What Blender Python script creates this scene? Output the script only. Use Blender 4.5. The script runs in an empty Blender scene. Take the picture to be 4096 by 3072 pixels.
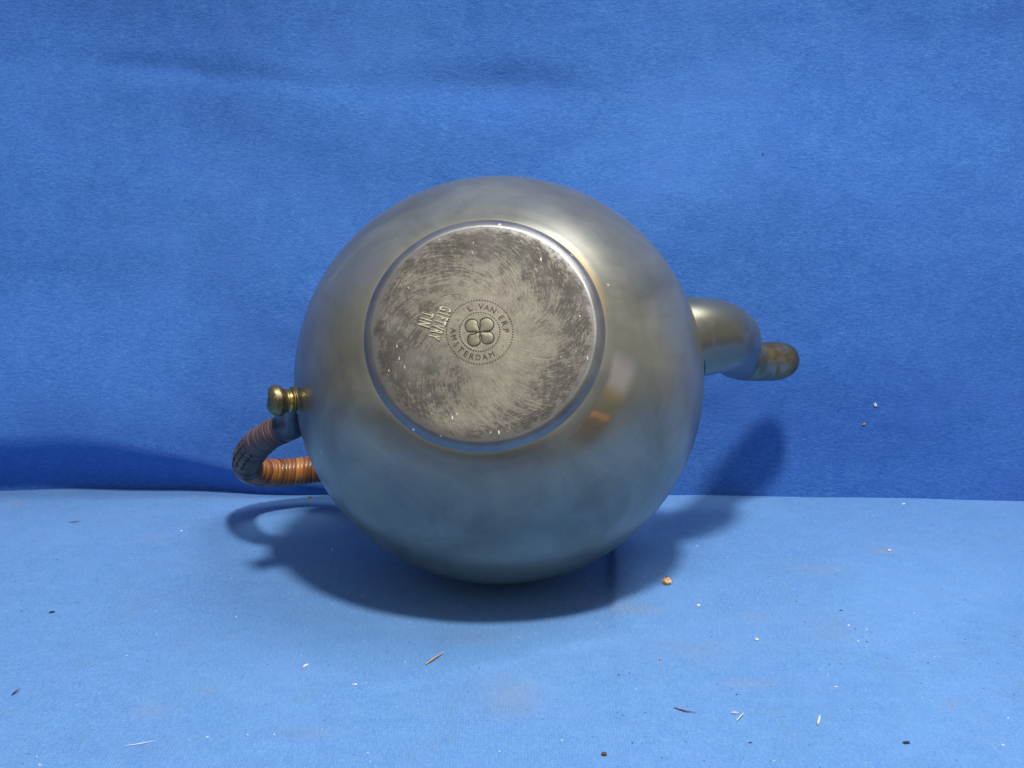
import bpy, bmesh, math, random
from mathutils import Vector, Matrix, noise, Quaternion

# ------------------------------------------------------------------ camera, room light, exposure
SC = bpy.context.scene
COL = SC.collection
rad = math.radians

cam_d = bpy.data.cameras.new("camera")
cam_d.lens = 45.0
cam_d.sensor_width = 36.0
cam_d.clip_start = 0.01
cam_d.clip_end = 50.0
cam = bpy.data.objects.new("camera", cam_d)
COL.objects.link(cam)
cam.location = (0.00510, -0.49754, 0.19014)
cam.rotation_euler = (rad(90 - 12.5), 0, 0)
SC.camera = cam

world = bpy.data.worlds.new("World")
SC.world = world
world.use_nodes = True
bg = world.node_tree.nodes["Background"]
# a dim room: pale ceiling, grey walls, dark floor
wt = world.node_tree
wc = wt.nodes.new("ShaderNodeTexCoord")
ws = wt.nodes.new("ShaderNodeSeparateXYZ")
wr = wt.nodes.new("ShaderNodeValToRGB")
wm = wt.nodes.new("ShaderNodeMapRange")
wm.inputs["From Min"].default_value = -1.0
wt.links.new(wc.outputs["Generated"], ws.inputs[0])
wt.links.new(ws.outputs[2], wm.inputs["Value"])
wt.links.new(wm.outputs[0], wr.inputs["Fac"])
wt.links.new(wr.outputs[0], bg.inputs[0])
wstops = [(0.36, (.03, .03, .03)), (.46, (.18, .178, .17)), (.52, (.38, .375, .355)), (.78, (.40, .42, .44)), (1.0, (.55, .60, .64))]
while len(wr.color_ramp.elements) < len(wstops): wr.color_ramp.elements.new(.5)
for e_, (p_, c_) in zip(wr.color_ramp.elements, wstops):
    e_.position = p_
    e_.color = (*c_, 1)
bg.inputs[1].default_value = 0.68


def lamp(name, loc, target, size, power, color, spread=180):
    d = bpy.data.lights.new(name, 'AREA')
    d.shape = 'DISK'
    d.size = size
    d.energy = power
    d.color = color
    d.spread = rad(spread)
    o = bpy.data.objects.new(name, d)
    COL.objects.link(o)
    o.location = loc
    o.rotation_euler = (Vector(target) - Vector(loc)).to_track_quat('-Z', 'Y').to_euler()
    return o


lamp("work_lamp", (0.09, -0.405, 0.88), (0, 0.0, 0.05), 0.10, 8.5, (1.0, 0.97, 0.90))
lamp("ceiling_lamp", (0.52, 0.02, 1.30), (0, 0.0, 0.05), 0.60, 7.0, (1.0, 0.98, 0.93))

SC.view_settings.view_transform = 'Standard'
SC.view_settings.look = 'None'
SC.view_settings.exposure = 0.0
SC.view_settings.gamma = 1.0
SC.render.engine = 'CYCLES'

R = 0.0807
POT_O = Vector((0, 0, 0.0818))
PX = Vector((0.98206671, 0.01294453, 0.18808886))
PY = Vector((0.17316486, -0.45646075, -0.87272992))
PZ = Vector((0.0745581, 0.88964938, -0.45051645))


# ------------------------------------------------------------------ helpers
def tag(o, label=None, cat=None, group=None, kind=None):
    if label: o["label"] = label
    if cat: o["category"] = cat
    if group: o["group"] = group
    if kind: o["kind"] = kind
    return o


def mesh_obj(name, verts, faces, mat, parent=None, smooth=True):
    me = bpy.data.meshes.new(name)
    me.from_pydata([tuple(v) for v in verts], [], faces)
    me.update()
    if smooth:
        me.polygons.foreach_set("use_smooth", [True] * len(me.polygons))
    me.materials.append(mat)
    o = bpy.data.objects.new(name, me)
    COL.objects.link(o)
    if parent: o.parent = parent
    return o


def lathe(profile, seg=160):
    """profile: (r, z) list; r = 0 closes to a point. Revolves about local Z."""
    verts, faces, rows = [], [], []
    for r, z in profile:
        if r < 1e-7:
            rows.append([len(verts)])
            verts.append((0, 0, z))
        else:
            i0 = len(verts)
            for k in range(seg):
                a = 2 * math.pi * k / seg
                verts.append((r * math.cos(a), r * math.sin(a), z))
            rows.append(list(range(i0, i0 + seg)))
    for a, b in zip(rows[:-1], rows[1:]):
        for k in range(seg):
            k2 = (k + 1) % seg
            if len(a) == 1 and len(b) == 1: continue
            if len(a) == 1: faces.append((a[0], b[k2], b[k]))
            elif len(b) == 1: faces.append((a[k], a[k2], b[0]))
            else: faces.append((a[k], a[k2], b[k2], b[k]))
    return verts, faces


def catmull(pts, n=10):
    out = []
    P = [pts[0]] + list(pts) + [pts[-1]]
    for i in range(1, len(P) - 2):
        for k in range(n):
            t = k / n
            q = []
            for a, b, c, d in zip(P[i - 1], P[i], P[i + 1], P[i + 2]):
                q.append(0.5 * ((2 * b) + (c - a) * t + (2 * a - 5 * b + 4 * c - d) * t * t + (3 * b - a - 3 * c + d) * t ** 3))
            out.append(tuple(q))
    out.append(tuple(pts[-1]))
    return out


def frames(path):
    n = len(path)
    T = []
    for i in range(n):
        a = path[max(0, i - 1)]; b = path[min(n - 1, i + 1)]
        T.append((b - a).normalized())
    U = []
    u = T[0].orthogonal().normalized()
    for i in range(n):
        if i:
            q = T[i - 1].rotation_difference(T[i])
            u = q @ u
        u = (u - T[i] * u.dot(T[i])).normalized()
        U.append(u)
    return T, U


def tube(path, radii, seg=32, cap=True, squash=1.0):
    T, U = frames(path)
    verts, faces = [], []
    for p, r, t, u in zip(path, radii, T, U):
        v = t.cross(u)
        for k in range(seg):
            a = 2 * math.pi * k / seg
            verts.append(p + u * (r * math.cos(a)) + v * (r * squash * math.sin(a)))
    for i in range(len(path) - 1):
        for k in range(seg):
            k2 = (k + 1) % seg
            faces.append((i * seg + k, i * seg + k2, (i + 1) * seg + k2, (i + 1) * seg + k))
    if cap:
        c0 = len(verts); verts.append(path[0])
        c1 = len(verts); verts.append(path[-1])
        L = (len(path) - 1) * seg
        for k in range(seg):
            k2 = (k + 1) % seg
            faces.append((c0, k2, k))
            faces.append((c1, L + k, L + k2))
    return verts, faces


# ------------------------------------------------------------------ node helper
class NT:
    def __init__(self, name):
        self.m = bpy.data.materials.new(name)
        self.m.use_nodes = True
        self.t = self.m.node_tree
        self.b = self.t.nodes["Principled BSDF"]
        self.co = self.t.nodes.new("ShaderNodeTexCoord")

    def n(self, typ, ins=None, **kw):
        nd = self.t.nodes.new(typ)
        for k, v in kw.items(): setattr(nd, k, v)
        for k, v in (ins or {}).items(): self.put(nd.inputs[k], v)
        return nd

    def put(self, sock, v):
        if isinstance(v, bpy.types.NodeSocket): self.t.links.new(v, sock)
        elif isinstance(v, tuple) and len(v) == 3 and sock.type == 'RGBA': sock.default_value = (*v, 1)
        else: sock.default_value = v

    def set(self, **kw):
        for k, v in kw.items(): self.put(self.b.inputs[k.replace('_', ' ')], v)

    def math(self, op, a, b=0.0, c=0.0, clamp=False):
        nd = self.n("ShaderNodeMath", {0: a, 1: b, 2: c}, operation=op, use_clamp=clamp)
        return nd.outputs[0]

    def noise(self, scale, detail=3, rough=.5, vec=None, dist=0.0, col=False):
        nd = self.n("ShaderNodeTexNoise", {"Scale": scale, "Detail": detail, "Roughness": rough, "Distortion": dist,
                                           "Vector": vec if vec is not None else self.co.outputs["Object"]})
        return nd.outputs["Color" if col else "Fac"]

    def mapping(self, loc=(0, 0, 0), rot=(0, 0, 0), scale=(1, 1, 1), vec=None):
        nd = self.n("ShaderNodeMapping", {"Vector": vec if vec is not None else self.co.outputs["Object"]})
        nd.inputs["Location"].default_value = loc
        nd.inputs["Rotation"].default_value = rot
        nd.inputs["Scale"].default_value = scale
        return nd.outputs[0]

    def ramp(self, fac, stops):
        nd = self.n("ShaderNodeValToRGB", {"Fac": fac})
        cr = nd.color_ramp
        while len(cr.elements) < len(stops): cr.elements.new(0.5)
        for e, (p, c) in zip(cr.elements, stops):
            e.position = p
            e.color = (*c, 1) if isinstance(c, tuple) else (c, c, c, 1)
        return nd.outputs[0]

    def smooth(self, v, a, b):
        nd = self.n("ShaderNodeMapRange", {"Value": v, "From Min": a, "From Max": b, "To Min": 0.0, "To Max": 1.0}, interpolation_type='SMOOTHSTEP')
        return nd.outputs[0]

    def mix(self, fac, a, b, mode='MIX'):
        nd = self.n("ShaderNodeMix", data_type='RGBA', blend_type=mode)
        self.put(nd.inputs[0], fac); self.put(nd.inputs[6], a); self.put(nd.inputs[7], b)
        return nd.outputs[2]

    def bump(self, h, dist, strength=1.0, normal=None):
        ins = {"Height": h, "Distance": dist, "Strength": strength}
        nd = self.n("ShaderNodeBump", ins)
        if normal is not None: self.put(nd.inputs["Normal"], normal)
        return nd.outputs[0]

    def xyz(self, vec=None):
        nd = self.n("ShaderNodeSeparateXYZ", {0: vec if vec is not None else self.co.outputs["Object"]})
        return nd.outputs

    def spot(self, x, y, rx, ry, X, Y, soft=1.0):
        """soft round stain mask at (x, y) with radii rx, ry"""
        dx = self.math('DIVIDE', self.math('SUBTRACT', X, x), rx)
        dy = self.math('DIVIDE', self.math('SUBTRACT', Y, y), ry)
        d = self.math('ADD', self.math('MULTIPLY', dx, dx), self.math('MULTIPLY', dy, dy))
        return self.math('POWER', 2.718, self.math('MULTIPLY', d, -soft))


# ------------------------------------------------------------------ cloth materials
def cloth_material(name, base, light, dark, is_floor):
    g = NT(name)
    ob = g.co.outputs["Object"]
    big = g.noise(9, 3, .55)
    mid = g.noise(120 if is_floor else 95, 4, .6)
    m1 = g.mapping(rot=(0, 0, rad(38)) if is_floor else (0, rad(38), 0), scale=(1, 1, 1) if is_floor else (.45, 1, 1.35))
    m2 = g.mapping(rot=(0, 0, rad(-30)) if is_floor else (0, rad(-28), 0), scale=(1, 1, 1) if is_floor else (.5, 1, 1.3))
    f1 = g.noise(650, 4, .75, vec=m1)
    f2 = g.noise(900, 3, .8, vec=m2)
    fine = g.noise(1500, 3, .9)
    fib = g.math('MULTIPLY', g.math('ADD', f1, f2), .5)
    v = g.math('ADD', g.math('MULTIPLY', fib, .56), g.math('ADD', g.math('MULTIPLY', mid, .10), g.math('MULTIPLY', fine, .34)))
    if is_floor:
        v = g.math('ADD', g.math('MULTIPLY', fib, .34), g.math('ADD', g.math('MULTIPLY', mid, .14), g.math('MULTIPLY', fine, .52)))
    c = g.ramp(v, [(.38, dark), (.5, base), (.62, light)])
    hue = g.noise(35, 4, .6)
    c = g.mix(g.math('MULTIPLY', g.smooth(hue, .45, .75), .35), c, tuple(x * y for x, y in zip(base, (1.25, .95, 1.06))))
    c = g.mix(g.math('MULTIPLY', g.smooth(big, .45, .72), .22), c, tuple(x * 1.18 for x in light))
    if is_floor:
        o = g.xyz()
        wob = g.mapping()
        brown = (.26, .29, .36)
        stains = [(0.0513, -0.0406, .010, .005, .55), (0.0050, -0.1112, .009, .014, .45), (0.0846, -0.1014, .010, .003, .45),
                  (0.1662, 0.0263, .005, .004, .75), (0.1312, 0.0051, .012, .006, .38), (0.1459, -0.1182, .003, .003, .45),
                  (-0.2342, 0.0951, .004, .003, .6), (-0.1541, 0.0435, .008, .005, .3), (-0.0960, -0.1067, .005, .003, .35),
                  (0.0731, -0.0763, .016, .010, .2), (-0.1098, -0.1223, .006, .006, .35), (0.1224, -0.0580, .010, .014, .22),
                  (-0.0775, 0.0045, .008, .008, .25), (-0.0096, -0.0638, .012, .006, .22), (0.0278, -0.0265, .02, .01, .2),
                  (-0.0569, -0.1365, .008, .004, .28), (0.1606, -0.0752, .010, .006, .15), (0.0964, -0.0464, .006, .005, .3)]
        acc = None
        for x, y, rx, ry, s in stains:
            k = g.math('MULTIPLY', g.spot(x, y, rx, ry, o[0], o[1]), s)
            acc = k if acc is None else g.math('ADD', acc, k)
        br = g.noise(420, 4, .7)
        acc = g.math('MULTIPLY', acc, g.math('ADD', .45, br), clamp=True)
        c = g.mix(g.math('MULTIPLY', acc, .72), c, brown)
        # scattered grime patches
        gr = g.smooth(g.noise(38, 6, .7, vec=g.mapping(loc=(3, 1, 0))), .50, .72)
        c = g.mix(g.math('MULTIPLY', gr, .30), c, (.135, .225, .39))
        wl = g.noise(1.0, 2, .5, vec=g.mapping(scale=(1150, 260, 1)))
        c = g.mix(g.math('MULTIPLY', g.smooth(wl, .45, .7), .20), c, (.25, .42, .68))
        # tiny dark flecks caught in the weave
        fl = g.n("ShaderNodeTexVoronoi", {"Vector": ob, "Scale": 190.0, "Randomness": 1.0})
        fm = g.math('LESS_THAN', fl.outputs["Distance"], .10)
        sel = g.math('GREATER_THAN', g.noise(18, 2), .50)
        sel2 = g.math('GREATER_THAN', g.n("ShaderNodeSeparateColor", {0: fl.outputs["Color"]}).outputs[0], .55)
        c = g.mix(g.math('MULTIPLY', g.math('MULTIPLY', fm, g.math('MULTIPLY', sel, sel2)), .55), c, (.06, .08, .16))
    h = g.math('ADD', g.math('MULTIPLY', fib, .7), g.math('MULTIPLY', fine, .5))
    if is_floor:
        wv = None
        for d_ in ('X', 'Y'):
            w_ = g.n("ShaderNodeTexWave", {"Vector": ob, "Scale": 330.0 if d_ == 'X' else 300.0, "Distortion": 1.5, "Detail": 2.0, "Detail Scale": .4}, wave_type='BANDS', bands_direction=d_)
            wv = w_.outputs["Fac"] if wv is None else g.math('MULTIPLY', wv, w_.outputs["Fac"])
        h = g.math('ADD', h, g.math('MULTIPLY', wv, .5))
        c = g.mix(g.math('MULTIPLY', wv, .16), c, (.24, .45, .80))
    nrm = g.bump(h, .0007 if not is_floor else .00045, .9)
    nrm = g.bump(mid, .0008, .3 if not is_floor else .2, normal=nrm)
    g.set(Base_Color=c, Roughness=.95, Normal=nrm)
    g.b.inputs["Specular IOR Level"].default_value = .12
    g.b.inputs["Sheen Weight"].default_value = .18
    g.b.inputs["Sheen Roughness"].default_value = .5
    g.b.inputs["Sheen Tint"].default_value = (.6, .8, 1, 1)
    return g.m


M_back = cloth_material("backdrop_flannel", (.051, .170, .530), (.095, .250, .64), (.028, .108, .42), False)
M_floor = cloth_material("tablecloth_cotton", (.112, .278, .620), (.170, .368, .72), (.068, .205, .520), True)


# ------------------------------------------------------------------ cloth geometry
def sstep(a, b, x):
    t = max(0.0, min(1.0, (x - a) / (b - a)))
    return t * t * (3 - 2 * t)


def seg_dist(p, a, b):
    ax, ay = a; bx, by = b
    dx, dy = bx - ax, by - ay
    t = ((p[0] - ax) * dx + (p[1] - ay) * dy) / (dx * dx + dy * dy)
    t = max(0.0, min(1.0, t))
    qx, qy = ax + t * dx, ay + t * dy
    return math.hypot(p[0] - qx, p[1] - qy), (p[0] - qx) * -dy + (p[1] - qy) * dx


def poly_y(pts, x):
    if x <= pts[0][0]: return pts[0][1]
    for (x0, y0), (x1, y1) in zip(pts[:-1], pts[1:]):
        if x <= x1: return y0 + (y1 - y0) * sstep(x0, x1, x)
    return pts[-1][1]


JUNC = [(-.27, .1135), (-.21, .1180), (-.16, .1155), (-.10, .1068), (.095, .1065), (.16, .1030), (.26, .0972)]
FOLD = [(-0.2557, 0.2104), (-0.1673, 0.2057), (-0.1247, 0.2009), (-0.0821, 0.1974), (-0.0279, 0.1953), (0.0252, 0.1956), (0.0953, 0.1966)]


def wall_y(x, z):
    y = poly_y(JUNC, x)
    b = 1 - sstep(-.22, -.055, x)                       # the belly of cloth hanging over at the left
    zh = .003 + .031 * b
    belly = sstep(0, zh, z) * (1 - sstep(zh + .006, .11, z))
    y -= .0205 * b ** .8 * belly
    y += .030 * sstep(0, .23, z) * sstep(0, .23, z)     # leans back a little
    # long shallow crease across the upper part
    d = z - poly_y(FOLD, x)
    amp = .0017 * (1 - sstep(-.03, .07, x)) * (.65 + .35 * math.sin(x * 38 + 1.0)) + .0016 * math.exp(-((x - .004) / .035) ** 2)
    y += amp * math.exp(-(d / (.0060 + .005 * sstep(-.1, .02, x))) ** 2)
    # rounded swelling under it, around the middle
    y -= .0022 * math.exp(-((x + .055) / .05) ** 2 - ((z - .172) / .022) ** 2)
    y += .0030 * math.exp(-((x + .09) / .04) ** 2 - ((z - .145) / .03) ** 2)
    y += .0020 * math.exp(-((x - .19) / .06) ** 2 - ((z - .020) / .02) ** 2)
    y -= .0015 * math.exp(-((x - .15) / .07) ** 2 - ((z - .06) / .02) ** 2)
    y += .0045 * (noise.noise(Vector((x * 7, z * 9, 2.3)))) * sstep(0, .05, z)
    y += .0016 * (noise.noise(Vector((x * 19, z * 24, 7.1)))) * sstep(0, .03, z)
    y += .00035 * (noise.noise(Vector((x * 70, z * 80, 1.7)))) * sstep(0, .02, z)
    return y


def axis_samples(lo, hi, a, b, fine, coarse):
    out = []
    x = lo
    while x < hi:
        out.append(x)
        x += fine if a <= x < b else coarse
    out.append(hi)
    return out


def build_backdrop():
    xs = axis_samples(-.62, .62, -.27, .27, .0022, .012)
    zs = [-.004, 0.0] + axis_samples(.0012, .55, 0, .25, .0018, .012)
    verts, faces = [], []
    for z in zs:
        for x in xs:
            verts.append((x, wall_y(x, max(z, 0)), z))
    n = len(xs)
    for j in range(len(zs) - 1):
        for i in range(n - 1):
            faces.append((j * n + i, j * n + i + 1, (j + 1) * n + i + 1, (j + 1) * n + i))
    # a rolled hem over the top edge so that the sheet has a back
    top = (len(zs) - 1) * n
    o = mesh_obj("backdrop_cloth", verts, faces, M_back)
    s = o.modifiers.new("thickness", 'SOLIDIFY'); s.thickness = .0015; s.offset = 1 if False else -1
    return o


C1 = [(0.0512, 0.0811), (0.0477, 0.0240), (0.0422, -0.0580), (0.0360, -0.1573), (0.0313, -0.2665)]
C2 = [(-0.0716, -0.1212), (-0.0458, -0.1090), (-0.0207, -0.0968), (0.0006, -0.0896), (0.0230, -0.0752), (0.0373, -0.0697), (0.0587, -0.0661)]


def floor_z(x, y):
    z = 0.0
    z += .0006 * noise.noise(Vector((x * 12, y * 12, 5))) + .00022 * noise.noise(Vector((x * 45, y * 45, 9)))
    # pressed crease running towards the camera: the right side stands a little higher
    cx = C1[0][0]
    for (x0, y0), (x1, y1) in zip(C1[:-1], C1[1:]):
        if y1 <= y <= y0: cx = x0 + (x1 - x0) * (y - y0) / (y1 - y0)
        elif y < y1: cx = x1
    d = x - cx
    near = sstep(-.06, .0, y)
    z += (.0006 + .0028 * near) * sstep(-.0016, .0014, d) * (1 - sstep(.002, .03, d))
    z -= (.00012) * math.exp(-(d / .0012) ** 2)
    # soft diagonal fold
    cy = poly_y(C2, x)
    k = sstep(-.09, -.04, x) * (1 - sstep(.035, .06, x))
    dd = y - cy
    z += k * (.0006 * math.exp(-((dd - .003) / .005) ** 2) - .0004 * math.exp(-((dd + .003) / .004) ** 2))
    z += .0005 * math.exp(-((y + .125 - .25 * x) / .006) ** 2) * sstep(-.2, -.12, x) * (1 - sstep(-.06, -.01, x))
    z += .0005 * math.exp(-((y - .035 + .12 * x) / .006) ** 2) * sstep(.11, .15, x)
    # slight dip where the pot rests
    z *= (1 - .0 * math.exp(-(x * x + y * y) / .0004))
    return z


def build_table():
    xs = axis_samples(-.62, .62, -.25, .25, .0016, .012)
    ys = axis_samples(-.195, .150, -.18, .13, .0016, .010)
    verts, faces = [], []
    for y in ys:
        for x in xs:
            verts.append((x, y, floor_z(x, y)))
    n = len(xs)
    for j in range(len(ys) - 1):
        for i in range(n - 1):
            faces.append((j * n + i, j * n + i + 1, (j + 1) * n + i + 1, (j + 1) * n + i))
    # the cloth drops over the table's front edge
    f0 = len(verts)
    prof = [(.004, -.0012), (.008, -.005), (.009, -.02), (.0095, -.25)]
    for dy, dz in prof:
        for x in xs: verts.append((x, -.195 - dy, dz))
    rows = [0] + [f0 + k * n for k in range(len(prof))]
    for a, b in zip(rows[:-1], rows[1:]):
        for i in range(n - 1): faces.append((a + i, b + i, b + i + 1, a + i + 1))
    return mesh_obj("tablecloth", verts, faces, M_floor)


tag(build_backdrop(), kind='structure', label="deep blue flannel backdrop cloth hanging behind the teapot")
tag(build_table(), kind='structure', label="lighter blue cotton tablecloth under the teapot, dusty and creased")


# ------------------------------------------------------------------ metal materials
def pewter_body():
    g = NT("tarnished_pewter")
    o = g.xyz()
    ob = g.co.outputs["Object"]
    r = g.math('SQRT', g.math('ADD', g.math('MULTIPLY', o[0], o[0]), g.math('MULTIPLY', o[1], o[1])))
    th = g.math('ARCTAN2', o[1], o[0])
    comb = g.n("ShaderNodeCombineXYZ", {0: g.math('MULTIPLY', th, .35), 1: g.math('MULTIPLY', r, 40), 2: g.math('MULTIPLY', o[2], 40)})
    band = g.noise(2.2, 4, .6, vec=comb.outputs[0])
    cloud = g.noise(24, 5, .62, dist=.9)
    c = g.ramp(cloud, [(.34, (.190, .186, .160)), (.5, (.250, .244, .210)), (.66, (.32, .312, .262))])
    # thin tarnish colours: bluish, violet, straw
    h1 = g.smooth(g.noise(14, 3, .5, vec=g.mapping(loc=(.3, .1, .7)), dist=1.2), .52, .68)
    h2 = g.smooth(g.noise(17, 3, .5, vec=g.mapping(loc=(1.3, 2.1, .2)), dist=1.5), .54, .68)
    h3 = g.smooth(g.noise(12, 3, .5, vec=g.mapping(loc=(4.3, .1, 3.7)), dist=1.0), .50, .66)
    c = g.mix(g.math('MULTIPLY', h1, .35), c, (.23, .26, .25))
    c = g.mix(g.math('MULTIPLY', h2, .42), c, (.29, .25, .30))
    c = g.mix(g.math('MULTIPLY', h3, .30), c, (.38, .36, .26))
    # straw coloured edge beside the foot ring on one side
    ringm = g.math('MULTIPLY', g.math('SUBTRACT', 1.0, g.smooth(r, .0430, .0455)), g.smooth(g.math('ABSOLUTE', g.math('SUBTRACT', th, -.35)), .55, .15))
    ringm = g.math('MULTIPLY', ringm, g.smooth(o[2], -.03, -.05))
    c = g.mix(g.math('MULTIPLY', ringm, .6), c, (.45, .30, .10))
    # room reflection painted into the metal beside the foot, pale running to brown
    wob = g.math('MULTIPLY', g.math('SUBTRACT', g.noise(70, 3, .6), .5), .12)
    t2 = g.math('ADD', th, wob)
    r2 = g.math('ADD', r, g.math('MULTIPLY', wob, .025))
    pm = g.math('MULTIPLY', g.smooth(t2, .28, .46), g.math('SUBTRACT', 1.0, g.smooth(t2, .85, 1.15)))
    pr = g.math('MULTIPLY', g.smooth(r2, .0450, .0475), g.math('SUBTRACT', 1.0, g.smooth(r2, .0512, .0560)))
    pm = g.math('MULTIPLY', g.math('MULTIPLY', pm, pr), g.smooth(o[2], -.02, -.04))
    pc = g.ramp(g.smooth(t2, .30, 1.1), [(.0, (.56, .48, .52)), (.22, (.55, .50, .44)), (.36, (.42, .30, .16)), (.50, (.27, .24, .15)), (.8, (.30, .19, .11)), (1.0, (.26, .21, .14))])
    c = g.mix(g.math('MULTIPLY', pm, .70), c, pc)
    # short orange streak across it, part of the painted reflection
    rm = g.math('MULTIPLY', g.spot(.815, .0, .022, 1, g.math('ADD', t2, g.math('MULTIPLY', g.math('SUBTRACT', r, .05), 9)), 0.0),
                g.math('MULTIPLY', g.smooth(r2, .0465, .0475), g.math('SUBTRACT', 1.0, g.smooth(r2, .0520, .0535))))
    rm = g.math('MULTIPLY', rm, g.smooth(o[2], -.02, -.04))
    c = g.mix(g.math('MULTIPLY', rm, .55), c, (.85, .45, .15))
    # fine lathe lines and faint scratches
    lcomb = g.n("ShaderNodeCombineXYZ", {0: g.math('MULTIPLY', th, .6), 1: g.math('MULTIPLY', r, 1500), 2: g.math('MULTIPLY', o[2], 1500)})
    lines = g.noise(1.0, 3, .7, vec=lcomb.outputs[0])
    grain = g.noise(2400, 2, .8)
    c = g.mix(g.math('MULTIPLY', g.math('SUBTRACT', lines, .5), .35), c, (.6, .6, .56))
    vor = g.n("ShaderNodeTexVoronoi", {"Vector": ob, "Scale": 45.0})
    speck = g.math('LESS_THAN', vor.outputs["Distance"], .022)
    c = g.mix(g.math('MULTIPLY', speck, .7), c, (.75, .75, .70))
    rough = g.math('ADD', .31, g.math('MULTIPLY', g.math('SUBTRACT', band, .5), .16))
    smear = g.noise(38, 5, .7, dist=1.5, vec=g.mapping(loc=(5, 2, 1), scale=(1, 1, .6)))
    rough = g.math('ADD', rough, g.math('MULTIPLY', g.math('SUBTRACT', smear, .5), .20))
    c = g.mix(g.math('MULTIPLY', g.smooth(smear, .56, .74), .28), c, (.16, .15, .125))
    rough = g.math('SUBTRACT', rough, g.math('MULTIPLY', pm, .10))
    nrm = g.bump(lines, .00001, .4)
    nrm = g.bump(g.noise(11, 2, .4), .0012, .5, normal=nrm)
    g.set(Base_Color=c, Metallic=.62, Roughness=rough, Normal=nrm)
    return g.m


def foot_ring_mat():
    g = NT("worn_pewter_rim")
    cl = g.noise(60, 4, .6)
    c = g.ramp(cl, [(.3, (.22, .216, .222)), (.7, (.33, .32, .315))])
    sc = g.n("ShaderNodeTexVoronoi", {"Vector": g.mapping(scale=(1, 1, 1)), "Scale": 160.0})
    nick = g.math('LESS_THAN', sc.outputs["Distance"], .10)
    nick = g.math('MULTIPLY', nick, g.math('GREATER_THAN', g.noise(90, 2), .55))
    c = g.mix(g.math('MULTIPLY', nick, .8), c, (.9, .88, .84))
    nrm = g.bump(g.noise(700, 3, .7), .00006, .5)
    g.set(Base_Color=c, Metallic=.85, Roughness=g.math('ADD', .32, g.math('MULTIPLY', cl, .18)), Normal=nrm)
    return g.m


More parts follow.
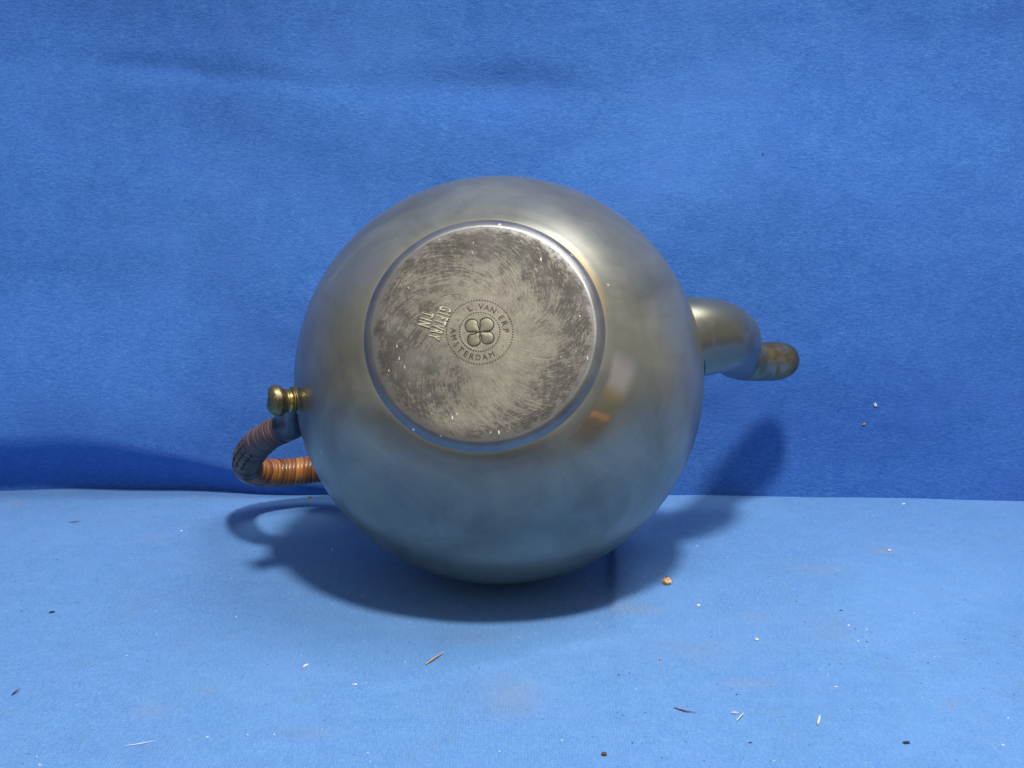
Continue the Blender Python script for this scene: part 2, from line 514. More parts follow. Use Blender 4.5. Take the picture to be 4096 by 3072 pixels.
def foot_plate_mat():
    g = NT("scratched_pewter_base")
    o = g.xyz()
    ob = g.co.outputs["Object"]
    # scratches run in arcs that swirl round a point off the middle
    sx = g.math('SUBTRACT', o[0], .006); sy = g.math('SUBTRACT', o[1], .001)
    r = g.math('SQRT', g.math('ADD', g.math('MULTIPLY', sx, sx), g.math('MULTIPLY', sy, sy)))
    th = g.math('ARCTAN2', sy, sx)
    rc = g.math('SQRT', g.math('ADD', g.math('MULTIPLY', o[0], o[0]), g.math('MULTIPLY', o[1], o[1])))
    thc = g.math('ARCTAN2', o[1], o[0])
    swirl = g.math('ADD', th, g.math('MULTIPLY', r, 42))
    sv = g.n("ShaderNodeCombineXYZ", {0: g.math('MULTIPLY', swirl, 14), 1: g.math('MULTIPLY', r, 90), 2: 0.0}).outputs[0]
    strokes = g.noise(2.2, 4, .7, vec=sv, dist=.3)
    sv2 = g.n("ShaderNodeCombineXYZ", {0: g.math('MULTIPLY', o[0], 900), 1: g.math('MULTIPLY', o[1], 150), 2: 3.0}).outputs[0]
    strokes2 = g.noise(1.3, 4, .7, vec=g.mapping(vec=sv2))
    sv3 = g.n("ShaderNodeCombineXYZ", {0: g.math('MULTIPLY', thc, 9), 1: g.math('MULTIPLY', rc, 1500), 2: 7.0}).outputs[0]
    strokes3 = g.noise(1.0, 3, .7, vec=sv3)
    fine = g.noise(1100, 4, .8)
    mid = g.noise(230, 6, .75, dist=.15)
    big = g.noise(48, 3, .6, vec=g.mapping(loc=(.2, .5, .1)))
    # worn pale towards the middle and lower middle, dark tarnish round the outside
    w1 = g.spot(.006, .004, .020, .018, o[0], o[1])
    w2 = g.spot(-.002, .022, .012, .012, o[0], o[1])
    w3 = g.spot(-.008, -.006, .014, .008, o[0], o[1])
    w4 = g.spot(.002, -.020, .014, .010, o[0], o[1])
    w5 = g.spot(-.016, .031, .010, .005, o[0], o[1])
    w6 = g.spot(-.020, -.022, .010, .008, o[0], o[1])
    wear = g.math('ADD', g.math('ADD', g.math('MULTIPLY', w1, .34), g.math('MULTIPLY', w2, .22)), g.math('ADD', g.math('MULTIPLY', w3, .18), g.math('MULTIPLY', w4, .12)))
    wear = g.math('ADD', wear, g.math('ADD', g.math('MULTIPLY', w5, .28), g.math('MULTIPLY', w6, .12)))
    v = g.math('ADD', g.math('ADD', g.math('MULTIPLY', g.math('SUBTRACT', strokes, .5), .56), .25), g.math('MULTIPLY', strokes2, .10))
    v = g.math('ADD', v, g.math('ADD', g.math('MULTIPLY', g.math('SUBTRACT', mid, .5), .58), .29))
    v = g.math('ADD', v, g.math('MULTIPLY', big, .16))
    v = g.math('ADD', v, g.math('MULTIPLY', g.math('SUBTRACT', fine, .5), .35))
    v = g.math('ADD', v, g.math('MULTIPLY', g.math('SUBTRACT', strokes3, .5), g.math('MULTIPLY', .55, g.smooth(rc, .029, .034))))
    v = g.math('ADD', v, g.math('SUBTRACT', g.math('MULTIPLY', wear, .72), .005))
    c = g.ramp(v, [(.55, (.054, .048, .045)), (.71, (.078, .070, .063)), (.775, (.145, .131, .110)), (1.03, (.245, .226, .180))])
    pu = g.smooth(g.noise(70, 3, .6, vec=g.mapping(loc=(2, 3, 1))), .5, .7)
    c = g.mix(g.math('MULTIPLY', pu, .30), c, (.20, .155, .175))
    gn = g.smooth(g.noise(60, 3, .6, vec=g.mapping(loc=(7, 3, 4))), .5, .7)
    c = g.mix(g.math('MULTIPLY', gn, .22), c, (.22, .24, .20))
    # bright nicks, mostly near the rim
    sc = g.n("ShaderNodeTexVoronoi", {"Vector": g.mapping(rot=(0, 0, .5), scale=(1, .35, 1)), "Scale": 620.0})
    nick = g.math('LESS_THAN', sc.outputs["Distance"], .15)
    nick = g.math('MULTIPLY', nick, g.smooth(rc, .026, .036))
    nick = g.math('MULTIPLY', nick, g.math('GREATER_THAN', g.noise(150, 2, vec=g.mapping(loc=(1, 1, 0))), .57))
    c = g.mix(g.math('MULTIPLY', nick, .9), c, (.85, .83, .78))
    edge = g.smooth(g.math('ADD', rc, g.math('MULTIPLY', g.math('SUBTRACT', mid, .5), .010)), .0362, .0388)
    c = g.mix(g.math('MULTIPLY', edge, .75), c, (.165, .158, .155))
    rough = g.math('SUBTRACT', .56, g.math('MULTIPLY', g.smooth(v, .55, .95), .12))
    rough = g.math('SUBTRACT', rough, g.math('MULTIPLY', edge, .12))
    nrm = g.bump(g.math('ADD', strokes, g.math('MULTIPLY', strokes3, .6)), .00004, .6)
    nrm = g.bump(fine, .00005, .6, normal=nrm)
    g.set(Base_Color=c, Metallic=.6, Roughness=rough, Normal=nrm)
    return g.m


def simple_metal(name, c0, c1, rough, scale=90, metallic=.95, bump=.00003):
    g = NT(name)
    cl = g.noise(scale, 4, .65, dist=.5)
    c = g.ramp(cl, [(.34, c0), (.66, c1)])
    nrm = g.bump(g.noise(scale * 12, 3, .7), bump, .6)
    g.set(Base_Color=c, Metallic=metallic, Roughness=g.math('ADD', rough - .06, g.math('MULTIPLY', cl, .12)), Normal=nrm)
    return g.m


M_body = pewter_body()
M_ring = foot_ring_mat()
M_plate = foot_plate_mat()
M_brass = simple_metal("worn_brass", (.085, .070, .040), (.27, .225, .125), .42, 210, .85, .00008)
M_gold = simple_metal("bright_brass_neck", (.40, .25, .05), (.80, .55, .14), .26, 300)
M_darkm = simple_metal("dark_pewter_ferrule", (.045, .042, .045), (.10, .095, .098), .30, 150)
M_mark = simple_metal("stamp_groove_dark", (.035, .029, .021), (.09, .075, .055), .5, 400, .7)
M_markl = simple_metal("stamp_edge_bright", (.34, .31, .24), (.58, .54, .43), .5, 700, .5)
M_petal = simple_metal("stamp_petal", (.15, .14, .105), (.25, .235, .175), .42, 260, .6)


def spout_mat():
    g = NT("pewter_spout")
    cl = g.noise(22, 4, .55, dist=.8)
    c = g.ramp(cl, [(.3, (.18, .172, .138)), (.55, (.24, .232, .185)), (.75, (.28, .275, .25))])
    h = g.smooth(g.noise(45, 4, .6, vec=g.mapping(loc=(1, 4, 2)), dist=.6), .54, .60)
    c = g.mix(g.math('MULTIPLY', h, .5), c, (.33, .31, .36))
    nrm = g.bump(g.noise(2400, 2, .8), .000015, .5)
    g.set(Base_Color=c, Metallic=.80, Roughness=g.math('ADD', .25, g.math('MULTIPLY', cl, .14)), Normal=nrm)
    return g.m


def spout_tip_mat():
    g = NT("brassy_spout_tip")
    cl = g.noise(60, 4, .6, dist=.6)
    c = g.ramp(cl, [(.3, (.12, .100, .055)), (.5, (.24, .185, .080)), (.7, (.50, .36, .10))])
    h = g.smooth(g.noise(75, 3, .6, vec=g.mapping(loc=(1, 4, 2)), dist=.6), .52, .62)
    c = g.mix(g.math('MULTIPLY', h, .5), c, (.34, .31, .30))
    nrm = g.bump(g.noise(2000, 2, .8), .00002, .5)
    g.set(Base_Color=c, Metallic=.85, Roughness=.34, Normal=nrm)
    return g.m


M_spout = spout_mat()
M_tip = spout_tip_mat()


def rattan_mat(name, dark, mid, light, rough, coat):
    g = NT(name)
    info = g.n("ShaderNodeObjectInfo")
    rnd = info.outputs["Random"]
    v = g.noise(420, 4, .7)
    lo = g.noise(7, 2, .5)
    f = g.math('ADD', g.math('MULTIPLY', v, .7), g.math('MULTIPLY', rnd, .36))
    c = g.ramp(f, [(.28, dark), (.5, mid), (.78, light)])
    nrm = g.bump(v, .00010, .7)
    g.set(Base_Color=c, Roughness=rough, Normal=nrm)
    g.b.inputs["Coat Weight"].default_value = coat
    g.b.inputs["Coat Roughness"].default_value = .22
    return g.m


M_rat_worn = rattan_mat("rattan_worn_dusky", (.028, .016, .014), (.100, .056, .050), (.18, .105, .088), .55, .12)
M_rat_dark = rattan_mat("rattan_dark_brown", (.022, .012, .007), (.090, .047, .022), (.20, .100, .042), .45, .25)
M_rat_gold = rattan_mat("rattan_varnished_orange", (.06, .022, .006), (.27, .092, .016), (.55, .22, .035), .36, .5)
M_gap = rattan_mat("rattan_gap_dark", (.006, .004, .003), (.014, .008, .006), (.03, .018, .012), .7, 0.0)

# ------------------------------------------------------------------ the teapot
pot = bpy.data.objects.new("teapot", None)
COL.objects.link(pot)
pot.matrix_world = Matrix(((PX.x, PY.x, PZ.x, POT_O.x), (PX.y, PY.y, PZ.y, POT_O.y), (PX.z, PY.z, PZ.z, POT_O.z), (0, 0, 0, 1)))
tag(pot, "round tarnished pewter teapot lying tipped back on the blue cloth, base and stamp facing out", "teapot")

# body: a squat globe, foot side at -Z, lid side at +Z
A_F, A_B, PW = .925, .955, 2.02
prof = []
NS = 110
for i in range(NS + 1):
    t = -math.pi / 2 + math.pi * i / NS
    r = abs(math.cos(t)) ** (2 / PW) * R
    z = math.copysign(abs(math.sin(t)) ** (2 / PW), t) * R * (A_F if t < 0 else A_B)
    prof.append((r, z))
prof = [p for p in prof if not (p[1] < 0 and p[0] < .0440)]
prof = [p for p in prof if not (p[1] > 0 and p[0] < .0300)]
r0, z0 = prof[0]
# shallow valley where the foot ring begins
start = [(.0405, -.0642), (.0425, -.0637), (.0436, -.0633)]
prof = start + [p for p in prof if p[0] > .0444 or p[1] > 0]
v, f = lathe(prof, 224)
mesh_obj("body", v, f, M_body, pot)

# foot ring with a rounded lip, and the flat plate inside it
fr = [(.0450, -.0618), (.0441, -.0626), (.0433, -.0631), (.0426, -.0636), (.0420, -.0642), (.0414, -.0649), (.0408, -.0655), (.0401, -.0660), (.0394, -.0664), (.0386, -.0666)]
fr = catmull(fr, 4)
v, f = lathe(fr, 224)
mesh_obj("foot_ring", v, f, M_ring, pot)
pl = [(.0387, -.0666), (.0380, -.06665)]
for i in range(1, 20):
    t = i / 20
    pl.append((.0376 * (1 - t), -.0668 + .0003 * sstep(0, .4, t)))
pl.append((0, -.0665))
v, f = lathe(pl, 160)
plate = mesh_obj("foot_plate", v, f, M_plate, pot)

# lid and knob on the far side
lid = [(.0335, .0700), (.0340, .0712), (.0338, .0722), (.0310, .0735), (.0240, .0765), (.0140, .0792), (.0070, .0803), (.0, .0806)]
v, f = lathe(catmull(lid, 4)[:-1] + [(0, .0806)], 120)
lid_o = mesh_obj("lid", v, f, M_body, pot)
kn = [(.0055, .0800), (.0042, .0812), (.0040, .0822), (.0060, .0834), (.0066, .0846), (.0050, .0858), (.0020, .0864), (.0, .0865)]
v, f = lathe(catmull(kn, 3)[:-1] + [(0, .0865)], 48)
mesh_obj("lid_knob", v, f, M_brass, lid_o)

# spout: swells out of the belly, bends up and flicks outward at the lip (local XZ plane)
sp = [(64, 2, 17.5), (75, 4, 16.8), (83, 7.5, 15.8), (90, 13, 14.8), (95.2, 21, 13.4), (98.0, 31, 12.0), (99.6, 42, 10.9), (101.8, 53, 9.8), (104.6, 60, 9.1)]
sp = catmull([(a / 1000, b / 1000, c / 1000) for a, b, c in sp], 8)
path = [Vector((a, 0, b)) for a, b, c in sp]
v, f = tube(path, [c for a, b, c in sp], 56, cap=False)
spout = mesh_obj("spout", v, f, M_spout, pot)
spout.rotation_euler = (0, 0, rad(-2.5))
tp = [(104.6, 60, 9.15), (110.5, 68.6, 8.8), (116.5, 73.8, 8.8), (120.5, 76.6, 8.9), (124.8, 79.4, 8.5), (128.3, 81.6, 7.3), (130.5, 83.0, 5.4), (131.6, 83.7, 3.0), (130.0, 82.6, 2.5), (122, 77, 2.5)]
tp = catmull([(a / 1000, b / 1000, c / 1000) for a, b, c in tp], 6)
v, f = tube([Vector((a, 0, b)) for a, b, c in tp[:-13]], [c for a, b, c in tp[:-13]], 56, cap=True)
mesh_obj("spout_tip", v, f, M_tip, spout)


# thin solder lip where spout meets belly
def belly_x(y, z):
    A = A_F if z < 0 else A_B
    q = 1 - (abs(z) / (A * R)) ** PW
    rr = (max(q, 0)) ** (1 / PW) * R
    return math.sqrt(max(rr * rr - y * y, 0))


lv = []
for k in range(72):
    a = 2 * math.pi * k / 72
    y = 16.2e-3 * math.sin(a); z = .0055 + 16.4e-3 * math.cos(a)
    lv.append(Vector((belly_x(y, z) + .0002, y, z)))
lv.append(lv[0]); 
v, f = tube(lv, [.0007] * len(lv), 8, cap=False)
mesh_obj("spout_seam", v, f, M_darkm, spout)

# ------------------------------------------------------------------ handle
hroot = bpy.data.objects.new("handle", None)
COL.objects.link(hroot)
hroot.parent = pot


def shaft(name, prof2, origin, axis, mat, parent, seg=48):
    v, f = lathe(prof2, seg)
    q = Vector((0, 0, 1)).rotation_difference(Vector(axis).normalized())
    v = [Vector((p[0] * .93, p[1] * .93, p[2] * .95)) * (1 + .10 * (noise.noise(Vector(p) * 170 + Vector((3, 1, 4))))) for p in v]
    v = [Vector(origin) + q @ p for p in v]
    return mesh_obj(name, v, f, mat, parent)


KO = (-.0735, .0, -.0238)
KA = (-.90, 0, -.44)
# flange on the body, bright neck ring, acorn shaped finial
shaft("mount_flange", catmull([(0, .000), (.0072, .0010), (.0070, .0024), (.0058, .0034), (.0050, .0040), (.0049, .0044), (.0054, .0048), (.0053, .0052), (.0046, .0055), (0, .0056)], 3)[0:], KO, KA, M_brass, hroot)
shaft("neck_ring", catmull([(0, .0053), (.0044, .0054), (.0049, .0059), (.0048, .0064), (.0042, .0069), (0, .0070)], 3), KO, KA, M_gold, hroot)
shaft("finial", catmull([(0, .0065), (.0042, .0067), (.0045, .0075), (.0054, .0088), (.0064, .0103), (.0065, .0116), (.0061, .0130), (.0048, .0141), (.0026, .0147), (0, .0148)], 5), KO, KA, M_brass, hroot)

# dark metal elbow that carries the rattan
el = [(-75.5, -25, 3.8), (-78.5, -18, 4.6), (-81.0, -8, 5.4), (-83.3, 2, 6.0), (-87, 9.5, 6.1), (-92, 13.5, 5.6)]
el = catmull([(a / 1000, b / 1000, c / 1000) for a, b, c in el], 6)
v, f = tube([Vector((a, 0, b)) for a, b, c in el], [c for a, b, c in el], 32)
mesh_obj("lower_ferrule", v, f, M_darkm, hroot)

hp = [(-89.5, 12.6), (-96.5, 17.0), (-105.2, 28.0), (-113.5, 44.0), (-119.5, 60.0), (-121.8, 73.0), (-119.5, 83.5), (-112.8, 91.0), (-104.5, 95.5), (-95, 97.5), (-84, 96.5), (-73.0, 91.0), (-62.0, 80.0)]
hp = catmull([(a / 1000, b / 1000) for a, b in hp], 24)
hpath = [Vector((a, 0, b)) for a, b in hp]
# resample by arc length
cum = [0.0]
for a, b in zip(hpath[:-1], hpath[1:]): cum.append(cum[-1] + (b - a).length)
LEN = cum[-1]


def at_len(s):
    s = max(0, min(LEN - 1e-9, s))
    lo = 0
    for i in range(len(cum) - 1):
        if cum[i + 1] >= s: lo = i; break
    t = (s - cum[lo]) / (cum[lo + 1] - cum[lo])
    p = hpath[lo].lerp(hpath[lo + 1], t)
    tg = (hpath[min(lo + 2, len(hpath) - 1)] - hpath[max(lo - 1, 0)]).normalized()
    return p, tg


def h_rad(s):
    return .0057 + .0006 * sstep(0, .03, s)


core = [at_len(LEN * i / 120)[0] for i in range(121)]
v, f = tube(core, [h_rad(LEN * i / 120) - .0006 for i in range(121)], 28)
core_o = mesh_obj("handle_core", v, f, M_rat_dark, hroot)


def ring_mesh(name, mat, minor_r, minor_w, seg=28, ms=8):
    """unit-radius band: minor_r = half thickness, minor_w = half width along the axis (both relative)"""
    vs, fs = [], []
    for k in range(seg):
        a = 2 * math.pi * k / seg
        for j in range(ms):
            b = 2 * math.pi * j / ms
            rr = 1 + minor_r * math.cos(b)
            vs.append((rr * math.cos(a), rr * math.sin(a), minor_w * math.sin(b)))
    for k in range(seg):
        for j in range(ms):
            k2 = (k + 1) % seg; j2 = (j + 1) % ms
            fs.append((k * ms + j, k2 * ms + j, k2 * ms + j2, k * ms + j2))
    me = bpy.data.meshes.new(name)
    me.from_pydata(vs, [], fs)
    me.polygons.foreach_set("use_smooth", [True] * len(me.polygons))
    me.materials.append(mat)
    return me


R_worn = ring_mesh("rattan_wrap_worn", M_rat_worn, .045, .16)
R_dark = ring_mesh("rattan_wrap_dark", M_rat_dark, .06, .17)
R_gold = ring_mesh("rattan_wrap_gold", M_rat_gold, .065, .19)
rnd = random.Random(4)
s = .0008
idx = 0
while s < LEN - .002:
    p, tg = at_len(s)
    if s < .040: me, pitch = R_worn, .00135
    elif s < .066: me, pitch = R_dark, .0020
    else: me, pitch = R_gold, .0022
    o = bpy.data.objects.new("rattan_wrap", me)
    COL.objects.link(o)
    o.parent = hroot
    tg2 = (tg + Vector((0, .22 + rnd.uniform(-.03, .03), 0)) + Vector((rnd.uniform(-.02, .02), 0, rnd.uniform(-.02, .02)))).normalized()
    q = Vector((0, 0, 1)).rotation_difference(tg2)
    rr = h_rad(s) * rnd.uniform(.975, 1.02)
    o.matrix_local = Matrix.Translation(p) @ q.to_matrix().to_4x4() @ Matrix.Diagonal((rr, rr, rr * rnd.uniform(.9, 1.05), 1))
    s += pitch * rnd.uniform(.94, 1.06)
    idx += 1

# dark gaps of the weave showing between the wraps on the outer bend
def dimple_mesh():
    vs = [(0, 0, .0003)]
    fs = []
    for k in range(10):
        a = 2 * math.pi * k / 10
        vs.append((.00042 * math.cos(a), .00095 * math.sin(a), -.00012))
    for k in range(10): fs.append((0, 1 + k, 1 + (k + 1) % 10))
    me = bpy.data.meshes.new("weave_gap")
    me.from_pydata(vs, [], fs)
    me.materials.append(M_gap)
    return me


GAP = dimple_mesh()
for row, ang in enumerate((-.95, -.50, -.05, .4)):
    for k in range(7):
        s = .0245 + k * .0036 + (row % 2) * .0018
        p, tg = at_len(s)
        out = (p - Vector((-.080, 0, .062))).normalized()
        n_ = (out - tg * out.dot(tg)).normalized()
        d = n_ * math.cos(ang) + tg.cross(n_) * math.sin(ang)
        o = bpy.data.objects.new("weave_gap", GAP)
        COL.objects.link(o)
        o.parent = hroot
        # long side across the tube, slanting with the wraps
        yv = (d.cross(tg) + tg * .45).normalized()
        xv = yv.cross(d).normalized()
        m3 = Matrix((xv, yv, d)).transposed().to_4x4()
        o.matrix_local = Matrix.Translation(p + d * h_rad(s) * 1.065) @ m3

# upper metal end that fixes the handle to the shoulder
ue = [(-67, 85.5, 5.4), (-61, 79, 5.6), (-55, 70, 4.8), (-50, 61, 4.4)]
ue = catmull([(a / 1000, b / 1000, c / 1000) for a, b, c in ue], 5)
v, f = tube([Vector((a, 0, b)) for a, b, c in ue], [c for a, b, c in ue], 24)
mesh_obj("upper_ferrule", v, f, M_darkm, hroot)

# ------------------------------------------------------------------ maker's stamp in the foot plate
SC_C = (-.00120, .0000)
ER = Vector((.981, .196)); ED = Vector((-.168, .986))
ZP = -.0662


def plate_z(x, y):
    rr = math.hypot(x, y)
    t = 1 - rr / .0376
    return -.0668 + .0003 * sstep(0, .4, t)


def stamp_pt(a, b, h):
    """a right, b down (seen from the camera), h height out of the plate"""
    q = Vector(SC_C) + ER * a + ED * b
    return Vector((q.x, q.y, plate_z(q.x, q.y) - h))


def petal(ang, dist, rad_, h):
    """domed petal, pointed at the middle; ang clockwise from up"""
    vs, fs = [], []
    n, m = 30, 7
    ca, sa = math.sin(ang), -math.cos(ang)       # outward direction (right, down)
    ta, tb = -sa, ca
    outl = []
    for k in range(n):
        t = 2 * math.pi * k / n
        u = math.cos(t); w = math.sin(t)
        uu = dist + rad_ * u
        ww = rad_ * w * (1.0 if u > -.2 else (1 - .45 * ((-u - .2) / .8)))
        if u < -.75: uu -= (dist - rad_ - .0002) * ((-u - .75) / .25)
        outl.append((uu, ww))
    for j in range(m + 1):
        s_ = 1 - j / m
        for (uu, ww) in outl:
            a_ = (dist + (uu - dist) * s_); b_ = ww * s_
            hh = h * (1 - s_ ** 2.4) + .00001
            vs.append(stamp_pt(ca * a_ + ta * b_, sa * a_ + tb * b_, hh))
    for j in range(m):
        for k in range(n):
            k2 = (k + 1) % n
            fs.append((j * n + k, j * n + k2, (j + 1) * n + k2, (j + 1) * n + k))
    ov = []
    for (uu, ww) in outl + [outl[0]]:
        ov.append(stamp_pt(ca * uu + ta * ww, sa * uu + tb * ww, .00002))
    return vs, fs, ov


for ang, dist, rad_ in ((-50, .00345, .00245), (42, .00350, .00255), (-146, .00335, .00230), (127, .00335, .00230)):
    vs, fs, ov = petal(rad(ang), dist, rad_, .00014)
    po = mesh_obj("clover_petal", vs, fs, M_petal, plate)
    v, f = tube(ov, [.00022] * len(ov), 6, cap=False)
    mesh_obj("petal_outline", v, f, M_mark, plate)


def arc_tube(r_, w, mat, name, h=.00002, n=140):
    pts = [stamp_pt(r_ * math.cos(2 * math.pi * k / n), r_ * math.sin(2 * math.pi * k / n), h) for k in range(n + 1)]
    v, f = tube(pts, [w] * len(pts), 6, cap=False)
    return mesh_obj(name, v, f, mat, plate)


def beads(r_, count, size, name, squash=1.0):
    vs, fs = [], []
    for k in range(count):
        a = 2 * math.pi * k / count
        c = (r_ * math.cos(a), r_ * math.sin(a))
        i0 = len(vs)
        seg = 8
        for j in range(seg):
            b = 2 * math.pi * j / seg
            du, dv = size * math.cos(b) * squash, size * math.sin(b)
            vs.append(stamp_pt(c[0] + du * math.cos(a) - dv * math.sin(a), c[1] + du * math.sin(a) + dv * math.cos(a), .00002))
        vs.append(stamp_pt(c[0], c[1], .00014))
        for j in range(seg): fs.append((i0 + j, i0 + (j + 1) % seg, i0 + seg))
    o = mesh_obj(name, vs, fs, M_mark, plate)
    o["kind"] = "stuff"
    return o


beads(.01160, 76, .00030, "outer_bead_ring")
beads(.00705, 50, .00030, "inner_bead_ring")
arc_tube(.00655, .00010, M_markl, "inner_stamp_circle")


def glyph(ch):
    cu = bpy.data.curves.new("glyph", 'FONT')
    cu.body = ch
    cu.size = 1.0
    cu.extrude = .03
    cu.resolution_u = 4
    cu.offset = 0.0 if ch in "M" else .012
    o = bpy.data.objects.new("glyph", cu)
    COL.objects.link(o)
    dg = bpy.context.evaluated_depsgraph_get()
    me = bpy.data.meshes.new_from_object(o.evaluated_get(dg))
    vs = [v.co.copy() for v in me.vertices]
    fs = [tuple(p.vertices) for p in me.polygons]
    COL.objects.unlink(o)
    bpy.data.objects.remove(o)
    bpy.data.meshes.remove(me)
    xs = [v.x for v in vs]
    cx = (min(xs) + max(xs)) / 2
    return [(v.x - cx, v.y, v.z) for v in vs], fs, max(xs) - min(xs)


GL = {}


def add_letter(V, F, ch, pos, read, upv, hgt, wid, depth, lift=0.0):
    """pos: letter middle (right, down); read / upv: unit directions in stamp plane; cap height .7 em"""
    if ch not in GL: GL[ch] = glyph(ch)
    vs, fs, w = GL[ch]
    i0 = len(V)
    for x, y, z in vs:
        u = x * wid / .7
        t = (y - .35) * hgt / .7
        if ch in '.': t = (y - .35) * hgt / .7
        V.append(stamp_pt(pos[0] + read[0] * u + upv[0] * t, pos[1] + read[1] * u + upv[1] * t, depth * (z + .03) / .06 + lift))
    for f_ in fs: F.append(tuple(i0 + q for q in f_))


V, F = [], []
for ch, a in (('L', -22), ('.', -9), ('V', 3), ('A', 16), ('N', 31), ('E', 56), ('R', 71), ('P', 87)):
    t = rad(a)
    d = (math.sin(t), -math.cos(t))
    add_letter(V, F, ch, (d[0] * .0092, d[1] * .0092), (math.cos(t), math.sin(t)), d, .00200, .00195, .00009)
for ch, a in zip("AMSTERDAM", (-87, -103, -119, -134, -149, -163, -177, -191, -207)):
    t = rad(a)
    d = (math.sin(t), -math.cos(t))
    add_letter(V, F, ch, (d[0] * .0092, d[1] * .0092), (-math.cos(t), -math.sin(t)), (-d[0], -d[1]), .00200, .00185, .00009)
for a in (-55, 118):
    t = rad(a)
    add_letter(V, F, '.', (math.sin(t) * .0092, -math.cos(t) * .0092), (1, 0), (0, -1), .0022, .0022, .00009)
o = mesh_obj("stamp_lettering", V, F, M_mark, plate, smooth=False)
o["kind"] = "stuff"

read = Vector((-.30, .954)); upv = Vector((.954, .30))
K = .02168e-3
C0 = (1275, 797)


def cp(x, y): return ((x - C0[0]) * K, (y - C0[1]) * K)


for lay, (mat, nm, off, lift, wm) in enumerate(((M_mark, "word_stamp_shadow", (.00017, .00020), .0, 1.1), (M_markl, "word_stamp", (0, 0), .00008, .82))):
    V, F = [], []
    for ch, x, y in (('G', 725, 415), ('I', 700, 495), ('F', 672, 565), ('T', 642, 635), ('V', 612, 715), ('R', 580, 795), ('Y', 545, 880)):
        p = cp(x, y)
        add_letter(V, F, ch, (p[0] + off[0], p[1] + off[1]), read, upv, .0042, .0020 * wm, .00009, lift)
    for ch, x, y in (('T', 435, 505), ('I', 408, 590), ('N', 382, 665)):
        p = cp(x, y)
        add_letter(V, F, ch, (p[0] + off[0], p[1] + off[1]), read, upv, .0042, .0021 * wm, .00009, lift)
    o = mesh_obj(nm, V, F, mat, plate, smooth=False)
    o["kind"] = "stuff"


# ------------------------------------------------------------------ crumbs, straws and flakes lying on the cloth
def plain(name, c, c2=None, rough=.8):
    g = NT(name)
    v = g.noise(900, 3, .7)
    g.set(Base_Color=g.ramp(v, [(.35, c2 or tuple(x * .55 for x in c)), (.6, c)]), Roughness=rough)
    return g.m


M_straw = plain("straw", (.80, .50, .18), (.50, .26, .08))
M_tan = plain("tan_crumb", (.85, .52, .22), (.55, .27, .08))
M_white = plain("white_flake", (.68, .72, .78), (.6, .66, .75), .5)
M_pale = plain("pale_splinter", (.85, .80, .66), (.60, .55, .42))
M_brown = plain("brown_bit", (.16, .075, .04), (.05, .025, .02))
M_black = plain("dark_bit", (.02, .025, .05), (.008, .01, .02))
M_orange = plain("orange_bit", (.75, .38, .10), (.4, .17, .05))


def chunk(name, loc, size, ang, mat, label, cat, seed, tilt=0.0, group=None, wall=False):
    """small irregular solid: sx, sy, sz half sizes, z resting on the cloth"""
    bm = bmesh.new()
    bmesh.ops.create_icosphere(bm, subdivisions=2, radius=1)
    rr = random.Random(seed)
    off = Vector((rr.uniform(0, 50), rr.uniform(0, 50), rr.uniform(0, 50)))
    for v_ in bm.verts:
        k = 1 + .45 * noise.noise(v_.co * 1.6 + off) + .2 * noise.noise(v_.co * 4 + off)
        v_.co = Vector((v_.co.x * size[0] * k, v_.co.y * size[1] * k, v_.co.z * size[2] * k))
    me = bpy.data.meshes.new(name)
    bm.to_mesh(me); bm.free()
    me.materials.append(mat)
    o = bpy.data.objects.new(name, me)
    COL.objects.link(o)
    if wall:
        x, z = loc
        o.location = (x, wall_y(x, z) - size[2] * .7, z)
        o.rotation_euler = (rad(90), rad(0), ang)
        o.rotation_euler = (Matrix.Rotation(rad(90), 3, 'X') @ Matrix.Rotation(ang, 3, 'Z')).to_euler()
    else:
        o.location = (loc[0], loc[1], floor_z(*loc) + size[2] * .75)
        o.rotation_euler = (0, tilt, ang)
    tag(o, label, cat, group)
    return o


def sliver(name, a, b, w, mat, label, cat, lift=.0002, bend=.0):
    pts = []
    A, B = Vector((a[0], a[1], 0)), Vector((b[0], b[1], 0))
    nrm = (B - A).cross(Vector((0, 0, 1))).normalized()
    n = 10
    for i in range(n + 1):
        t = i / n
        p = A.lerp(B, t) + nrm * bend * math.sin(math.pi * t)
        p.z = floor_z(p.x, p.y) + w * .5 + lift + .0006 * t * (1 if bend == 0 else .3)
        pts.append(p)
    base = pts[n // 2].copy(); base.z = floor_z(base.x, base.y)
    rad_ = [w * (.35 + .65 * math.sin(math.pi * min(1, (i + .6) / n))) for i in range(n + 1)]
    v, f = tube([p - base for p in pts], rad_, 6, True, .6)
    o = mesh_obj(name, v, f, mat, None, smooth=False)
    o.location = base
    tag(o, label, cat)
    return o


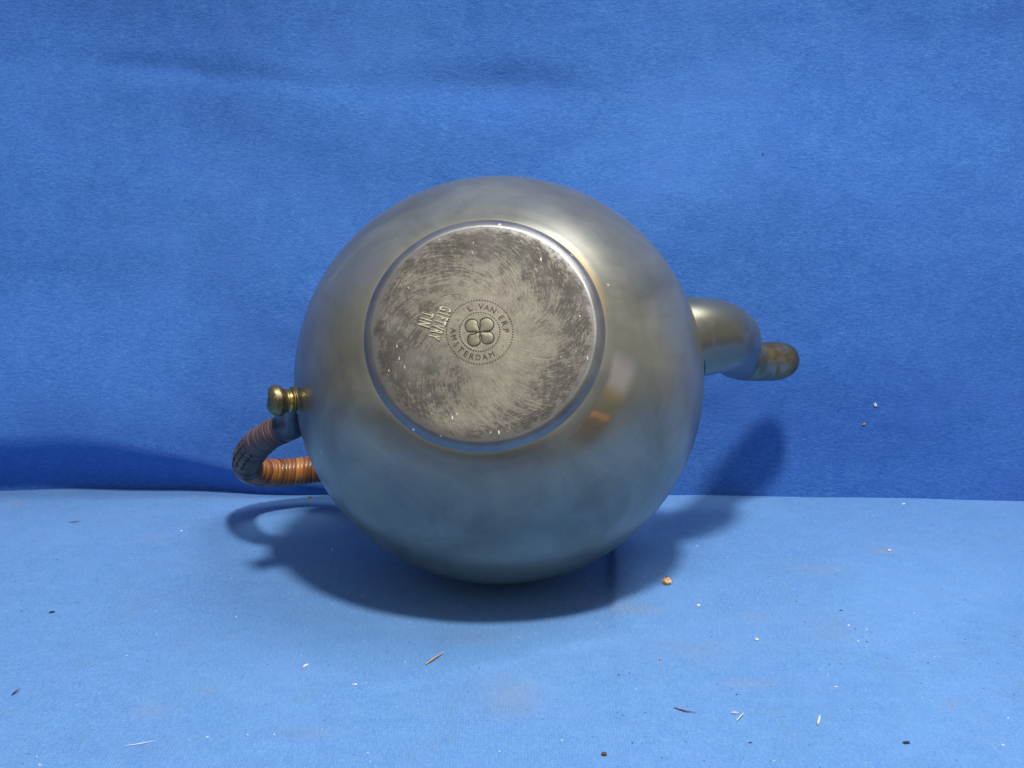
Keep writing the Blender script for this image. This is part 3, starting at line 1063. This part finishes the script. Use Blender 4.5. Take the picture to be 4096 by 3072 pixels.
cr = chunk("wood_crumb", (0.0671, -0.0141), (.0020, .0016, .0015), .5, M_tan, "largest tan crumb on the tablecloth, right of the pot's shadow", "crumb", 3)
sub = chunk("dark_end", (.0688, -.0163), (.0006, .0006, .0006), 0, M_brown, None, None, 8)
sub.parent = cr
sub.matrix_parent_inverse = Matrix.Identity(4)
sub.location = (.0008, .0012, .0012)
sliver("straw_splinter", (-0.0246, -0.0879), (-0.0188, -0.0784), .00046, M_straw, "golden straw splinter lying slantwise in front of the teapot", "straw")
chunk("white_flake", (-0.0660, -0.0882), (.0013, .00055, .0003), rad(60), M_white, "elongated white flake left of the golden straw splinter", "flake", 11)
chunk("orange_flake_end", (-0.0666, -0.0902), (.0004, .0004, .0003), 0, M_orange, "tiny orange bit at the lower end of the elongated white flake", "crumb", 12)
sliver("pale_splinter", (0.1003, -0.1316), (0.1020, -0.1267), .00050, M_pale, "short pale splinter standing apart at lower right of the cloth", "splinter")
sliver("pale_splinter", (0.0754, -0.1288), (0.0784, -0.1245), .00032, M_pale, "thin pale splinter in the crossed pair at the front of the cloth", "splinter")
sliver("pale_splinter", (0.0746, -0.1231), (0.0769, -0.1242), .00026, M_pale, "shorter faint splinter touching the thin pale one at the front", "splinter")
sliver("brown_thread", (0.0569, -0.1200), (0.0635, -0.1234), .00026, M_brown, "short brownish thread end lying near the front crease", "thread", bend=.0006)
chunk("grey_grain", (0.0933, -0.0669), (.0010, .0006, .0005), rad(35), M_pale, "pale oblong grain on the cloth below and right of the largest crumb", "grain", 21)
chunk("white_flake", (0.0769, -0.0349), (.0009, .0006, .0003), .3, M_white, "white flake just below right of the largest tan crumb", "flake", 22)
chunk("white_chip", (0.1937, 0.0918), (.0013, .0006, .0004), rad(50), M_white, "white chip close to the backdrop on the right side", "flake", 23)
chunk("white_chip", (0.1680, 0.0263), (.0008, .0007, .0005), .2, M_white, "white chip sitting on the brown rust stain at right", "flake", 24)
chunk("dark_scrap", (0.1246, -0.1425), (.0012, .0008, .0003), .2, M_black, "flat dark scrap near the lower right edge of the cloth", "scrap", 25)
chunk("orange_grain", (0.0566, -0.0844), (.0005, .0005, .0004), 0, M_orange, "tiny orange grain on the cloth right of the crease", "grain", 26)
chunk("brown_crumb", (0.0325, -0.1495), (.0009, .0008, .0006), .9, M_brown, "dark brown crumb at the very front beside the vertical crease", "crumb", 27)
chunk("white_speck", (-0.0469, -0.1038), (.0007, .0005, .0003), 1.0, M_white, "small white speck in front of the elongated white flake", "speck", 28)
sliver("pale_hair", (-0.1112, -0.1452), (-0.1033, -0.1422), .00014, M_white, "long thin pale fibre at the lower left of the cloth", "fibre", bend=.0003)
chunk("dark_speck", (-0.1697, -0.0416), (.0010, .0006, .0004), .4, M_black, "dark speck alone at the far left of the cloth", "speck", 30)
sliver("brown_husk", (-0.1582, -0.1117), (-0.1568, -0.1079), .00040, M_brown, "small brown husk by the left edge of the cloth", "husk")
chunk("orange_crumb", (-0.0937, 0.1028), (.0009, .0007, .0006), 0, M_orange, "small orange crumb under the rattan handle at the foot of the backdrop", "crumb", 32)
chunk("white_speck", (-0.1445, 0.0534), (.0006, .0005, .0003), 0, M_white, "white speck on the cloth left of the handle's shadow", "speck", 33)
sliver("brown_fibre", (-0.1991, 0.0647), (-0.1935, 0.0649), .00022, M_brown, "short brown fibre at far left below the backdrop", "fibre")
chunk("white_flake", (-0.0726, 0.0281), (.0000001 + .0006, .0005, .0003), 0, M_pale, "pale fleck lying inside the teapot's shadow at left", "flake", 34)
chunk("pale_husk", (0.1803, 0.0467), (.0011, .0007, .0005), rad(-60), M_pale, "pale husk clinging to the backdrop right of the spout", "husk", 35, wall=True)
chunk("orange_grain", (0.1757, 0.0370), (.0009, .0005, .0004), rad(30), M_orange, "orange grain on the backdrop just below the pale husk", "grain", 36, wall=True)
chunk("brown_speck", (0.1245, 0.1650), (.0006, .0004, .0003), 0, M_brown, "brown speck high on the backdrop above the spout", "speck", 37, wall=True)


def scatter(name, n, mat, seed, smin, smax, label, dens):
    rr = random.Random(seed)
    V, F = [], []
    c = 0
    while c < n:
        x = rr.uniform(-.24, .23); y = rr.uniform(-.18, .09)
        if rr.random() > dens(x, y): continue
        if x * x + y * y < .0016: continue
        s_ = rr.uniform(smin, smax) * (1 + (rr.random() ** 4) * 1.1)
        el_ = rr.uniform(1, 2.2); a = rr.uniform(0, 6.28)
        z = floor_z(x, y)
        i0 = len(V)
        for k in range(5):
            t = 2 * math.pi * k / 5
            u = s_ * el_ * math.cos(t) * rr.uniform(.7, 1.2); w = s_ * math.sin(t) * rr.uniform(.7, 1.2)
            V.append((x + u * math.cos(a) - w * math.sin(a), y + u * math.sin(a) + w * math.cos(a), z + .00002))
        V.append((x, y, z + s_ * .8))
        for k in range(5): F.append((i0 + k, i0 + (k + 1) % 5, i0 + 5))
        c += 1
    o = mesh_obj(name, V, F, mat, None, smooth=False)
    tag(o, label, "dust", kind='stuff')


scatter("dark_dust", 165, M_black, 5, .00011, .00022, "fine dark dust specks scattered over the tablecloth",
        lambda x, y: .12 + .8 * sstep(-.03, .07, x) * (1 - sstep(-.11, .02, y)))
scatter("white_lint", 170, M_white, 6, .00010, .00022, "fine white lint specks scattered over the tablecloth",
        lambda x, y: .35 + .5 * (1 - sstep(-.11, .02, y)))
